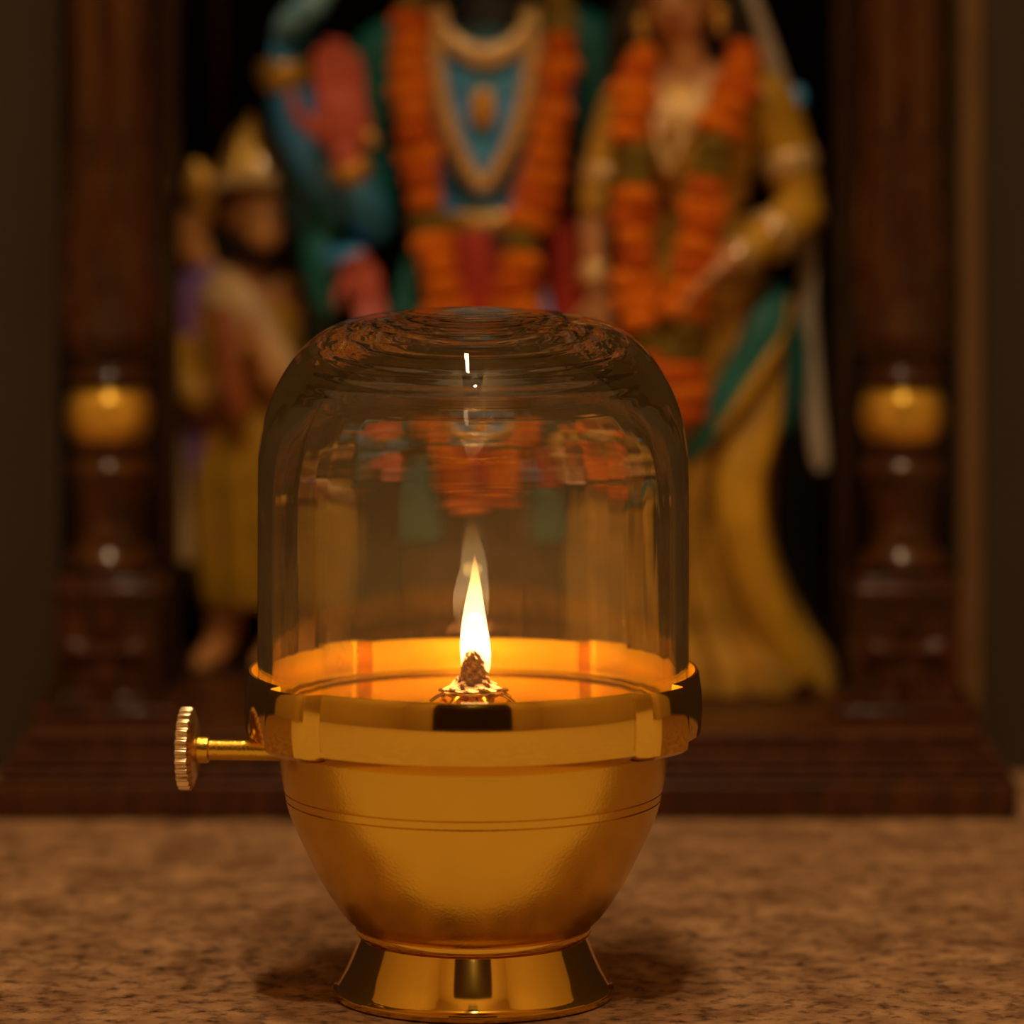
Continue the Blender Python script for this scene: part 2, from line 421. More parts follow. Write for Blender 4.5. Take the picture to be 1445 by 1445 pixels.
wick = add('wick', bm, M['soot'])
# flame, leaning a hair to the left at the tip
FZ0, FZ1 = .0765, .1062
bm = bmesh.new()
lathe(bm, smooth_prof([(.0, FZ0), (.0030, .0772), (.0036, .0805), (.0036, .0840), (.0031, .0885), (.0022, .0940), (.0013, .0990), (.0006, .1030), (.0, FZ1)], 8), 40, caps=False)
for v in bm.verts:
    k = max(0, (v.co.z-.085)/.02); v.co.x += -.0003*k*k+.0002*math.sin(v.co.z*260)
    v.co.x += .0004; v.co.y += .0026
flame = add('flame', bm, flame_material(FZ0, FZ1))
flame.parent = wick; flame.matrix_parent_inverse = Matrix.Identity(4)
tag(flame, 'glowing yellow-white flame', None)
fl = light('flame_light', 'POINT', (.0004, .0026, .0900), 1.25, (1, .60, .16), .0017)
fl.parent = lamp

# regulator: shaft and knurled wheel on the left, turned a little away
A = R(5)
rot = Matrix.Rotation(-A, 4, 'Z')
def side(prof, segs, rf=None):
    b = bmesh.new(); lathe(b, prof, segs, rf)       # modelled along z, then laid along -x
    bmesh.ops.transform(b, matrix=rot @ Matrix.Translation((0, 0, .0582)) @ Matrix.Rotation(-PI/2, 4, 'Y'), verts=b.verts)
    return b
rg = add('regulator_shaft', side([(.0026, .0440), (.0026, .0640), (.0027, .0641), (.0033, .0643), (.0034, .0648), (.0034, .0668), (.0031, .0672), (.0031, .0676), (0, .0676)], 48), M['bowl'], angle=30)
kn = lambda t, r, z: r*(1+.05*math.copysign(abs(math.sin(24*t))**.6, math.sin(24*t))) if r > .0085 else r
wh = add('knurled_wheel', side([(.0, .0672), (.0075, .0674), (.0082, .0678), (.0088, .0680), (.0095, .0684), (.0096, .0692), (.0096, .0704), (.0095, .0711), (.0088, .0714), (.0078, .0715), (.006, .0712), (.0, .0712)], 288, kn), M['knob'], angle=30)
wh.parent = rg; wh.matrix_parent_inverse = Matrix.Identity(4)

# ------------------------------------------------------------------ glass dome
outer = [(.0519, .0715), (.0519, .090), (.0519, .110), (.0518, .1260), (.0515, .1320), (.0501, .1395), (.0474, .1465), (.0430, .1535), (.0372, .1590), (.0300, .1622), (.0200, .1640), (.0100, .1648), (.0, .1650)]
inner = [(.0, .1535), (.0100, .1533), (.0200, .1527), (.0285, .1512), (.0350, .1484), (.0404, .1440), (.0446, .1380), (.0472, .1310), (.0484, .1240), (.0489, .1150), (.0490, .100), (.0490, .085), (.0490, .0715)]
def ridges(pts, amp):
    o_ = []
    for r, z in pts:
        wgt = max(0, min(1, (z-.140)/.008)) * max(0, min(1, (r-.004)/.01))
        o_.append((r, z+amp*wgt*(math.sin(r*1500)+.6*math.sin(r*2650+1)) if r > 1e-6 else z))
    return o_
pr = ridges(smooth_prof(outer, 26), .000018)+ridges(smooth_prof(inner, 26), .00006)
bm = bmesh.new(); lathe(bm, pr[:-1]+[(.0490, .0715), (.0497, .0708), (.0512, .0708)], 240, rf=lambda t, r, z: r*(1+.00016*math.sin(31*t+1)+.00011*math.sin(53*t+2)+.00006*math.sin(83*t)), caps=False)
# close the foot of the wall
bm.verts.ensure_lookup_table()
be = [e for e in bm.edges if len(e.link_faces) == 1]
bmesh.ops.bridge_loops(bm, edges=be)
bmesh.ops.recalc_face_normals(bm, faces=bm.faces)
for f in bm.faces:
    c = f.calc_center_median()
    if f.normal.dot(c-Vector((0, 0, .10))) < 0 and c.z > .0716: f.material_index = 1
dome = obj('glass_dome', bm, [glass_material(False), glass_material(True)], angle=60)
tag(dome, 'clear rounded glass dome set inside the brass lamp rim, covering the flame', 'glass dome')

# ------------------------------------------------------------------ wooden shrine
ZD = .0225                                  # deck height
shrine = tag(empty('wooden_shrine', (0, .25, 0)), 'dark carved wooden shrine with two turned columns and gilt rings, behind the brass lamp', 'shrine')
def sh(name, bm, m, parent=shrine, **k): return adopt(obj(name, bm, m, **k), parent)
XC = xa(712, 1.45)
YK = .50                                    # back of the shrine
def tread(z0, z1, yf, hw, nose=.0015):
    b = bmesh.new(); box(b, XC-hw, XC+hw, yf, YJ-.0045, z0, z1, nose); box(b, XC-.135, XC+.135, YJ-.006, YK, z0, z1); return b
sh('plinth_board', tread(0, .0108, 1.426-D, .1478), M['wood'], angle=40)
b = bmesh.new()
for z0, z1, yf, hw in ((.0108, .0130, .2360, .1462), (.0130, .0150, .2390, .1445), (.0150, .0182, .2410, .1425)): box(b, XC-hw, XC+hw, yf, YJ-.0045, z0, z1, .0008)
sh('plinth_moulding', b, M['deckwood'], angle=40)
sh('deck', tread(.0182, ZD, .2480, .1385, .0012), M['deckwood'], angle=40)

dC = 1.487
def zc(py): return za(py, dC)
mpp = dC/F                                  # metres per pixel at the columns
def carved_block(cx):
    """square pedestal with a carved rosette on every face"""
    b = bmesh.new()
    z0, z1 = zc(985), zc(838); hw = 72*mpp; n = 40
    for q in range(4):
        m = Matrix.Translation((cx, dC-D, 0)) @ Matrix.Rotation(q*PI/2, 4, 'Z')
        g = []
        for i in range(n+1):
            row = []
            for j in range(n+1):
                u = -1+2*i/n; v = -1+2*j/n
                r = math.hypot(u, v); a = math.atan2(v, u)
                fr = max(abs(u), abs(v))
                h = 0
                if fr < .82:
                    h = -.0012+.0022*max(0, math.cos(4*a+PI/4*0))**.7*math.exp(-((r-.48)/.24)**2)+.0016*math.exp(-(r/.16)**2)+.0012*max(0, math.cos(2*(a-PI/4)*2+PI))*math.exp(-((r-.85)/.15)**2)
                row.append(b.verts.new(m @ Vector((u*hw, -hw-h, z0+(z1-z0)*(v+1)/2))))
            g.append(row)
        for i in range(n):
            for j in range(n): b.faces.new((g[i][j], g[i+1][j], g[i+1][j+1], g[i][j+1]))
    bmesh.ops.remove_doubles(b, verts=b.verts, dist=1e-5)
    box(b, cx-hw*.98, cx+hw*.98, dC-D-hw*.98, dC-D+hw*.98, z0-.0005, z0+.0015)
    box(b, cx-hw*1.06, cx+hw*1.06, dC-D-hw*1.06, dC-D+hw*1.06, zc(838), zc(818), .0012)
    box(b, cx-hw*.9, cx+hw*.9, dC-D-hw*.9, dC-D+hw*.9, zc(818), zc(806), .001)
    return b
def column(pxc):
    cx = xa(pxc, dC)
    # the part that carries the others: the pedestal
    b = bmesh.new()
    for s, z0, z1 in ((1.42, ZD, ZD+.0030), (1.24, ZD+.0030, zc(985))):
        hw = 72*mpp*s; box(b, cx-hw, cx+hw, dC-D-hw*.86, YJ-.0048, z0, z1, .001)
    ped = sh('column', b, M['carvedwood'], angle=40)
    def cp(name, b, m, **k):
        o = obj(name, b, m, **k); o.parent = ped; return o
    cp('carved_pedestal', carved_block(cx), M['carvedwood'], angle=50)
    def px(l): return [(r*mpp, zc(y)) for r, y in l]
    b = bmesh.new()
    lathe(b, px([(0, 808), (48, 808), (56, 804)]) + smooth_prof(px([(56, 804), (61, 796), (61, 785), (55, 776)]), 5) + smooth_prof(px([(49, 772), (46, 755), (46, 730), (50, 700), (53, 680)]), 5)
          + smooth_prof(px([(57, 674), (60, 665), (59, 655), (54, 648)]), 5) + px([(50, 646), (51, 634), (54, 630), (54, 624), (50, 621), (0, 621)]), 72, c=(cx, dC-D))
    cp('turned_baluster', b, M['wood'], angle=45)
    b = bmesh.new()
    lathe(b, smooth_prof(px([(0, 621), (46, 621), (55, 612), (60, 598), (61, 584), (60, 570), (55, 556), (45, 546), (0, 546)]), 8), 72, c=(cx, dC-D))
    tag(cp('gilt_ring', b, M['goldpaint'], angle=45), 'gilded ring', None)
    b = bmesh.new()
    lathe(b, px([(0, 546), (46, 546), (48, 542)]) + smooth_prof(px([(52, 540), (57, 533), (57, 525), (50, 518)]), 5) + px([(46, 514), (46, 508), (0, 508)]), 72, c=(cx, dC-D))
    cp('collar_ring', b, M['wood'], angle=45)
    b = bmesh.new()
    def leafy(t, r, z):
        v = (z-zc(505))/(zc(190)-zc(505))
        if v < 0 or v > 1: return r
        row = v*5; k = int(row); f = row-k
        a = 8*t+(PI if k % 2 else 0)
        return r*(1+.055*(1-f)*max(0, math.cos(a))**.6+.02*math.sin(a*3)*math.sin(f*PI)-.03)
    body = smooth_prof(px([(46, 508), (58, 497), (68, 470), (71, 430), (70, 380), (67, 320), (63, 250), (60, 190)]), 10)
    lathe(b, px([(0, 508)])+body+px([(0, 190)]), 144, rf=leafy, c=(cx, dC-D))
    cp('carved_bulb', b, M['wood'], angle=60)
    b = bmesh.new()
    lathe(b, px([(0, 190), (58, 190), (60, 184), (58, 178), (58, -700), (64, -705), (64, -730), (0, -730)]), 72, c=(cx, dC-D))
    cp('shaft', b, M['wood'], angle=40)
    return cx
cl, cr = column(154), column(1274)
ztop = zc(-730)
# inner posts, side panels, back and canopy
for p0, p1 in ((214, 250), (1176, 1216)):
    d = 1.53; b = bmesh.new(); box(b, xa(p0, d), xa(p1, d), d-D, d-D+.014, ZD, ztop, .001)
    sh('inner_post', b, M['postwood'], angle=40)
d = 1.56
for p0, p1 in ((150, 215), (1210, 1275)):
    b = bmesh.new(); box(b, xa(p0+30, d), xa(p1-10, d), d-D, YK-.01, ZD, ztop, .001); sh('side_panel', b, M['blackwood'], angle=40)
b = bmesh.new(); box(b, xa(150, d), xa(1275, d), YK-.012, YK, ZD, ztop)
for k in range(9):
    x = xa(240, 1.68)+(xa(1190, 1.68)-xa(240, 1.68))*k/8; box(b, x-.004, x+.004, YK-.016, YK-.012, ZD, ztop, .001)
sh('back_panel', b, M['blackwood'], angle=40)
b = bmesh.new(); box(b, XC-.146, XC+.146, .262, YJ-.005, ztop, ztop+.03, .003); box(b, XC-.152, XC+.152, .255, YJ-.005, ztop+.03, ztop+.042, .003)
box(b, XC-.134, XC+.134, YJ-.006, YK, ztop, ztop+.04)
sh('canopy', b, M['wood'], angle=40)  # unseen above the frame, built to shade the shrine's interior
b = bmesh.new()
for k in range(40): ball(b, Vector((xa(310, 1.66), 1.66-D, za(180-k*16, 1.66))), .0014, u=8, v=6)
tag(sh('gilt_beading', b, M['gold']), 'faint gilded beading', None)

# ------------------------------------------------------------------ statuettes
class Fig:
    def __init__(s, d): s.d = d; s.k = d/F
    def p(s, x, y, dy=0.):                 # dy in pixels, towards the back
        return Vector((xa(x, s.d), s.d-D+dy*s.k, za(y, s.d)))
    def pts(s, l): return [s.p(*q) for q in l]
    def r(s, *l): return [v*s.k for v in l]
def ribbon(fig, pts, widths, thick=5, n=8):
    b = bmesh.new(); path = spline(fig.pts(pts), n); rr = []
    for i in range(len(widths)-1):
        for k in range(n): rr.append(widths[i]+(widths[i+1]-widths[i])*k/n)
    rr.append(widths[-1])
    sweep(b, path, [(x*fig.k, thick*fig.k) for x in rr], 16); return b
def loft(fig, rows, pleat=0., n=12, segs=120, ph=0.):
    """rows: (py, cx_px, halfwidth_px, halfdepth_px, cdy_px, pleat_factor)"""
    rows = smooth_prof(rows, 7); b = bmesh.new(); rings = []
    for y, cx, hw, hd, cy, pf in rows:
        ring = []
        for k in range(segs):
            t = 2*PI*k/segs
            f = 1+pleat*pf*(math.sin(n*t+ph+.6*math.sin(3*t))+.4*math.sin(2.3*n*t+1))
            ring.append(b.verts.new(fig.p(cx+hw*f*math.sin(t), y, cy-hd*f*math.cos(t))))
        rings.append(ring)
    for A, B in zip(rings[:-1], rings[1:]):
        for k in range(segs):
            j = (k+1) % segs; b.faces.new((A[k], A[j], B[j], B[k]))
    b.faces.new(rings[0]); b.faces.new(rings[-1][::-1])
    bmesh.ops.recalc_face_normals(b, faces=b.faces); return b
def hand(b, fig, wrist, tip, s, palm_n=(0, -1, 0), curl=.25, thumb=1):
    """palm + four unequal bent fingers + thumb; wrist/tip are points, s = hand length px"""
    w, t = fig.p(*wrist), fig.p(*tip); L = s*fig.k
    ax = (t-w).normalized(); n = Vector(palm_n); n = (n-ax*n.dot(ax)).normalized(); sd = ax.cross(n)
    m = w+ax*L*.28
    rm = Matrix((sd, n, ax)).transposed()
    ball(b, m, (L*.24, L*.10, L*.30), rm)
    for i, (o, ln) in enumerate(((-.150, .40), (-.05, .47), (.05, .45), (.150, .35))):
        a = w+ax*L*.46+sd*L*o; c = a+ax*L*ln*.5+sd*L*o*.06+n*L*curl*.12; e = a+ax*L*ln+sd*L*o*.0+n*L*curl*.42
        limb(b, [a-ax*L*.1, a, c, e], [L*.062, L*.058, L*.054, L*.042], 3)
    a = w+ax*L*.18-sd*L*.17*thumb; c = a+ax*L*.16-sd*L*.17*thumb+n*L*.06; e = c+ax*L*.18-sd*L*.04*thumb+n*L*.05
    limb(b, [w+ax*L*.1, a, c, e], [L*.08, L*.072, L*.06, L*.046], 3)
def head(b, fig, c, w, h, tilt=0., turn=0.):
    """skull, jaw, nose, brows, lips, ears; c = centre (px, py, dy)"""
    k = fig.k
    def q(x, y, z): # right, up, front in head units of w / h
        x, z = x*math.cos(turn)+z*math.sin(turn), -x*math.sin(turn)+z*math.cos(turn)
        x, y = x*math.cos(tilt)-y*math.sin(tilt)*1.2, y*math.cos(tilt)+x*math.sin(tilt)*.8
        return fig.p(c[0]+x*w, c[1]-y*h, c[2]-z*w)
    ball(b, q(0, .12, -.05), (w*k*.98, w*k*1.02, h*k*.84)); ball(b, q(0, -.38, .18), (w*k*.70, w*k*.70, h*k*.50))
    ball(b, q(0, -.78, .42), (w*k*.26, w*k*.24, h*k*.18))
    limb(b, [q(0, .12, .90), q(0, -.05, 1.0), q(0, -.22, 1.10)], [w*k*.09, w*k*.12, w*k*.16], 3)
    for s in (-1, 1):
        ball(b, q(s*.36, -.20, .62), (w*k*.26, w*k*.22, h*k*.18)); ball(b, q(s*.38, .14, .78), (w*k*.24, w*k*.12, h*k*.06))
        ball(b, q(s*.98, -.05, 0), (w*k*.10, w*k*.2, h*k*.2)); ball(b, q(s*.11, -.26, .95), (w*k*.10, w*k*.1, h*k*.06))
    ball(b, q(0, -.46, .84), (w*k*.26, w*k*.14, h*k*.055)); ball(b, q(0, -.56, .80), (w*k*.22, w*k*.14, h*k*.06))
    return q
def face_paint(fig, q, w, h, parent):
    k = fig.k
    b = bmesh.new()
    for s in (-1, 1):
        ball(b, q(s*.38, .0, .82), (w*k*.19, w*k*.10, h*k*.06), u=12, v=8)
        limb(b, [q(s*.18, .19, .93), q(s*.38, .25, .86), q(s*.60, .18, .72)], [w*k*.03, w*k*.04, w*k*.02], 3)
    adopt(obj('eyes', b, M['eye']), parent)
    b = bmesh.new(); ball(b, q(0, -.455, .90), (w*k*.22, w*k*.11, h*k*.035)); ball(b, q(0, -.54, .87), (w*k*.18, w*k*.11, h*k*.045)); adopt(obj('lips', b, M['lip']), parent)
def band(fig, a, b_, r, nr=1.0):
    """a bangle: thick ring around a limb from point a to b"""
    b = bmesh.new(); A, B = fig.p(*a), fig.p(*b_)
    ax = (B-A).normalized(); m = Matrix.Translation(A) @ ax.to_track_quat('Z', 'Y').to_matrix().to_4x4()
    L = (B-A).length; rr = r*fig.k
    lathe(b, smooth_prof([(rr*.8, 0), (rr*1.1, L*.1), (rr*1.18, L*.5), (rr*1.1, L*.9), (rr*.8, L)], 4), 40, rf=lambda t, q, z: q*(1+.03*math.sin(16*t)))
    bmesh.ops.transform(b, matrix=m, verts=b.verts); return b
def beads(fig, pts, r, step, n=10):
    b = bmesh.new(); path = spline(fig.pts(pts), n); acc = 0; st = step*fig.k
    ball(b, path[0], r*fig.k, u=10, v=8)
    for u, v in zip(path[:-1], path[1:]):
        L = (v-u).length; t = st-acc
        while t <= L:
            ball(b, u+(v-u)*t/L, r*fig.k*(1+.15*rnd.uniform(-1, 1)), u=10, v=8); t += st
        acc = (acc+L) % st
    return b
def crown(fig, c, w, h, tiers=4):
    b = bmesh.new(); k = fig.k; ctr = fig.p(*c)
    pr = [(w*k*1.02, 0), (w*k*1.12, h*k*.05), (w*k*1.04, h*k*.12)]
    for i in range(tiers):
        f = (i+1)/(tiers+.4); pr += [(w*k*(1.05-.72*f+.06), h*k*(.12+.7*(f-.12))), (w*k*(1.0-.74*f), h*k*(.12+.72*f))]
    pr += [(w*k*.12, h*k*.88), (w*k*.16, h*k*.93), (0, h*k)]
    lathe(b, [(0, 0)]+pr, 64, rf=lambda t, r, z: r*(1+.04*math.cos(12*t)), c=(0, 0))
    bmesh.ops.translate(b, vec=ctr, verts=b.verts); return b

# --- central blue deity statuette
G = Fig(1.555)
deity = tag(empty('deity_statuette', G.p(690, 960)), 'tall blue painted deity statuette in teal sleeves with a raised red palm', 'statue')
b = bmesh.new()
ball(b, G.p(690, 205), G.r(108, 62, 125)); ball(b, G.p(690, 110), G.r(125, 56, 75)); ball(b, G.p(690, 320), G.r(92, 58, 90)); ball(b, G.p(690, 430), G.r(112, 66, 90))
limb(b, G.pts([(690, 60, 0), (690, 10, -4), (690, -40, -8)]), G.r(50, 44, 44))
limb(b, G.pts([(570, 78, 6), (690, 60, 4), (812, 78, 6)]), G.r(44, 48, 44))
for s in (-1, 1):
    limb(b, G.pts([(690+s*58, 440, 0), (690+s*62, 680, -8), (690+s*58, 920, 0)]), G.r(66, 50, 30))
    limb(b, G.pts([(690+s*58, 925, 5), (690+s*64, 940, -40), (690+s*68, 946, -90)]), G.r(26, 24, 16), sq=1)
# front right arm with raised palm
limb(b, G.pts([(560, 80, 0), (520, 200, 5), (528, 312, -20)]), G.r(42, 38, 32)); limb(b, G.pts([(528, 312, -20), (508, 268, -70), (490, 215, -95)]), G.r(32, 27, 20))
hand(b, G, (490, 215, -95), (476, 40, -100), 172, curl=.1, thumb=1)
# rear arm that lifts the conch
limb(b, G.pts([(556, 90, 40), (500, 250, 50), (462, 262, 50)]), G.r(44, 42, 40)); limb(b, G.pts([(462, 262, 50), (424, 190, 40), (400, 105, 30)]), G.r(40, 40, 31))
hand(b, G, (398, 105, 30), (400, 10, 10), 120, palm_n=(.8, -.5, 0), curl=.9, thumb=-1)
# lower giving hand
limb(b, G.pts([(560, 150, 60), (470, 330, 40), (478, 372, -10)]), G.r(36, 32, 27)); limb(b, G.pts([(478, 372, -10), (490, 366, -50), (505, 362, -70)]), G.r(27, 24, 20))
hand(b, G, (508, 362, -70), (530, 450, -85), 112, curl=.25, thumb=-1)
# left arm, hand on the hip
limb(b, G.pts([(818, 80, 4), (852, 180, 14), (852, 285, 10)]), G.r(42, 38, 32)); limb(b, G.pts([(852, 285, 10), (836, 340, -20), (806, 392, -50)]), G.r(32, 27, 20))
hand(b, G, (806, 392, -50), (770, 440, -70), 100, curl=.5)
q = head(b, G, (690, -125, -8), 72, 104)
palms = [(G.p(480, 125, -110), 105*G.k), (G.p(524, 412, -80), 62*G.k)]
def dp(c):
    for p, r in palms:
        if (c-p).length < r and c.y < p.y+20*G.k: return 1
    return 0
union('body', b, .0008, [M['blue'], M['palm']], deity, 5, dp)
face_paint(G, q, 72, 104, deity)
def part(name, b, m, root=None, **k): return adopt(obj(name, b, m, **k), root)
def dpart(name, b, m, **k): return part(name, b, m, deity, **k)
b = bmesh.new(); ball(b, q(0, .2, -.35), G.r(82, 70, 100)); limb(b, G.pts([(690, -90, 50), (690, 20, 56), (690, 90, 58)]), G.r(70, 78, 50)); union('hair', b, .0016, M['hair'], deity)
dpart('crown', crown(G, (690, -185, -6), 78, 190), M['gold'], angle=40)
dpart('sleeve', ribbon(G, [(592, 44, 0), (545, 85, -2), (520, 160, 6), (514, 240, 8), (526, 320, -14)], [34, 54, 52, 46, 40], 48), M['teal'])
dpart('sleeve', ribbon(G, [(790, 40, 0), (836, 75, 2), (856, 150, 12), (856, 230, 14), (850, 300, 8)], [34, 54, 50, 44, 40], 48), M['teal'])
tag(dpart('shawl', ribbon(G, [(560, 60, 55), (500, 230, 64), (440, 210, 62), (430, 280, 60), (450, 400, 62), (452, 520, 62)], [40, 60, 40, 36, 30, 26], 14), M['darkteal']), 'dark teal shawl', None)
dpart('sleeve', ribbon(G, [(545, 150, 60), (480, 300, 48), (460, 372, 10), (462, 420, 6), (464, 440, 6)], [42, 44, 36, 28, 14], 30), M['teal'])
dpart('armlet', band(G, (400, 128, 34), (399, 84, 30), 34), M['gold'])
dpart('bracelet', band(G, (500, 246, -80), (492, 220, -94), 25), M['gold'])
b = bmesh.new(); ball(b, G.p(424, 18, 0), G.r(50, 28, 22), Matrix.Rotation(-.7, 3, 'Y')); limb(b, G.pts([(440, 5, 0), (470, -30, 0), (490, -60, 0)]), G.r(24, 14, 5))
conch = union('conch', b, .001, M['paleblue'], deity); tag(conch, 'pale blue conch', None)
b = bmesh.new()
limb(b, G.pts([(512, 182, -92), (524, 190, -98), (528, 196, -98)]), G.r(8, 12, 10)); union('ring', b, .0007, M['gold'], deity, 2)
dpart('pectoral', ribbon(G, [(630, 40, -50), (652, 66, -62), (686, 78, -66), (718, 66, -62), (740, 36, -50)], [8, 14, 18, 14, 8], 7), M['palegold'])
dpart('chin_shade_band', loft(G, [(36, 690, 60, 60, -6, 0), (20, 690, 58, 58, -6, 0), (-10, 690, 52, 52, -8, 0), (-40, 690, 50, 50, -8, 0)]), M['chinshade'])  # dark band stands in for the shade under the chin
dpart('jewelled_collar', ribbon(G, [(618, 10, -46), (612, 90, -60), (627, 160, -70), (651, 220, -74), (682, 258, -76), (713, 220, -74), (738, 160, -70), (752, 90, -60), (748, 10, -46)], [16, 17, 16, 14, 11, 14, 16, 17, 14], 7), M['palegold'])
b = beads(G, [(618, 10, -52), (613, 90, -68), (628, 160, -78), (652, 220, -82), (682, 258, -84), (712, 220, -82), (737, 160, -78), (750, 90, -68), (746, 10, -52)], 8, 14); dpart('long_necklace', b, M['palegold'])
b = bmesh.new(); ball(b, G.p(682, 150, -72), G.r(19, 10, 30)); dpart('pendant', b, M['gold'])
b = loft(G, [(296, 690, 96, 62, 0, 0), (306, 690, 100, 66, 0, 0), (318, 690, 100, 66, 0, 0), (326, 690, 97, 62, 0, 0)]); dpart('belt', b, M['gold'])
b = bmesh.new(); ball(b, G.p(686, 311, -66), G.r(16, 10, 16)); dpart('belt_buckle', b, M['palegold'])
dpart('dhoti', loft(G, [(324, 690, 96, 64, 0, 0), (400, 690, 122, 76, 0, .6), (560, 690, 138, 82, 0, 1), (760, 690, 136, 82, 0, 1), (915, 690, 124, 78, 0, 1)], .05, 14), M['maroon'])
dpart('red_sash', ribbon(G, [(660, 326, -70), (676, 400, -84), (682, 480, -90), (684, 560, -92)], [30, 34, 34, 24], 8), M['red'])
dpart('red_sash', ribbon(G, [(784, 312, -50), (800, 370, -56), (802, 440, -60), (802, 520, -60)], [24, 32, 32, 22], 24), M['red'])
for x0, x1 in ((598, 576), (776, 796)):
    dpart('teal_sash', ribbon(G, [(x0, 330, -40), (x1, 460, -62), (x1, 600, -70), (x1+4, 740, -70)], [16, 28, 34, 38], 9), M['teal'])
b = bmesh.new(); box(b, xa(560, G.d), xa(820, G.d), G.d-D-.028, G.d-D+.022, ZD, za(944, G.d), .001)
dpart('base', b, M['wood'], angle=40)

# --- goddess statuette on the right
W = Fig(1.53)
goddess = tag(empty('goddess_statuette', W.p(985, 965)), 'painted goddess statuette in golden sari and grey-white veil with bent arm', 'statue')
b = bmesh.new()
ball(b, W.p(975, 215, 0), W.r(84, 52, 110)); ball(b, W.p(978, 150, 0), W.r(92, 46, 55)); ball(b, W.p(985, 330, 0), W.r(66, 46, 80)); ball(b, W.p(995, 440, 4), W.r(96, 60, 90))
for s in (-1, 1): ball(b, W.p(965+s*38, 190, -34), W.r(34, 30, 36))
limb(b, W.pts([(972, 130, 0), (968, 95, -4), (962, 55, -8)]), W.r(38, 30, 29))
limb(b, W.pts([(900, 140, 4), (975, 120, 4), (1062, 138, 4)]), W.r(34, 38, 34))
for s in (-1, 1):
    limb(b, W.pts([(990+s*46, 450, 0), (990+s*44, 700, -4), (1000+s*46, 930, 0)]), W.r(56, 42, 26))
    limb(b, W.pts([(1000+s*46, 945, 5), (1002+s*50, 956, -40), (1004+s*52, 960, -84)]), W.r(20, 18, 12))
limb(b, W.pts([(1070, 140, 4), (1112, 215, 10), (1128, 295, 4)]), W.r(34, 31, 27)); limb(b, W.pts([(1132, 292, 4), (1085, 328, -70), (1018, 366, -128)]), W.r(32, 29, 19))
hand(b, W, (1020, 365, -128), (940, 430, -140), 112, palm_n=(-.2, -.2, -1), curl=.3, thumb=1)
limb(b, W.pts([(890, 142, 4), (858, 215, 6), (840, 300, 0)]), W.r(32, 29, 25)); limb(b, W.pts([(840, 300, 0), (838, 350, -20), (842, 410, -40)]), W.r(24, 20, 15))
hand(b, W, (842, 410, -40), (850, 490, -52), 94, curl=.3, thumb=-1)
q = head(b, W, (958, -8, -6), 54, 82, tilt=.10, turn=-.22)
union('body', b, .0008, M['skin'], goddess, 5); face_paint(W, q, 54, 82, goddess)
def gpart(name, b, m, **k): return part(name, b, m, goddess, **k)
b = bmesh.new(); ball(b, q(0, .28, -.35), W.r(62, 54, 78))
limb(b, W.pts([(905, -40, 16), (886, 40, 30), (884, 110, 40)]), W.r(24, 30, 26)); limb(b, W.pts([(1015, -40, 16), (1040, 30, 26), (1062, 110, 36)]), W.r(24, 28, 24)); limb(b, W.pts([(960, 10, 40), (970, 80, 46), (980, 200, 46)]), W.r(56, 62, 40))
union('hair', b, .0014, M['hair'], goddess)
gpart('crown', crown(W, (950, -62, -2), 60, 130), M['gold'], angle=40)
for s in (-1, 1):
    b = bmesh.new(); ball(b, q(s*1.02, -.42, .05), W.r(11, 9, 14)); ball(b, q(s*1.03, -.66, .05), W.r(8, 7, 11)); gpart('earring', b, M['gold'])
gpart('blouse', loft(W, [(118, 962, 40, 34, -6, 0), (132, 966, 72, 46, -6, 0), (175, 972, 92, 66, -10, 0), (225, 974, 88, 64, -8, .5), (290, 980, 74, 54, 0, .5)], .015, 20), M['yellow'])
gpart('sleeve', ribbon(W, [(1050, 118, 2), (1080, 145, 4), (1104, 200, 10), (1122, 262, 8), (1128, 290, 4)], [30, 42, 40, 36, 30], 38), M['ochre'])
gpart('sleeve', ribbon(W, [(905, 122, 2), (884, 150, 4), (864, 205, 6), (848, 262, 4), (840, 300, 0)], [28, 38, 35, 31, 26], 34), M['yellow'])
gpart('sleeve_cuff', ribbon(W, [(1134, 292, 2), (1110, 313, -34), (1078, 333, -76), (1044, 353, -106)], [36, 35, 32, 25], 32), M['ochre'])
gpart('armlet', band(W, (1108, 212, 10), (1118, 250, 8), 37), M['palegold'])
gpart('armlet', band(W, (858, 232, 6), (851, 262, 4), 32), M['palegold'])
gpart('bangle', band(W, (1092, 324, -60), (1076, 334, -78), 33), M['palegold'])
gpart('bangle', band(W, (1044, 352, -106), (1028, 361, -120), 24), M['palegold'])
gpart('bangle', band(W, (838, 370, -26), (840, 398, -34), 20), M['palegold'])
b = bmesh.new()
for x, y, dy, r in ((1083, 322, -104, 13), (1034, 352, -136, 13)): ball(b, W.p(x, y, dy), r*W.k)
gpart('bangle_glint', b, M['glint'])  # shiny balls added where the bangles catch bright glints
gpart('necklace', ribbon(W, [(916, 118, -34), (930, 150, -62), (956, 172, -80), (985, 150, -70), (1008, 112, -36)], [10, 22, 28, 22, 10], 7), M['palegold'])
b = beads(W, [(918, 130, -50), (925, 190, -78), (940, 236, -80), (962, 190, -82), (1000, 130, -56)], 8, 9); gpart('bead_necklace', b, M['palegold'])
b = bmesh.new(); ball(b, W.p(941, 174, -88), W.r(12, 11, 12)); gpart('pendant', b, M['glint'])  # shiny ball added for the bright glint on the necklace
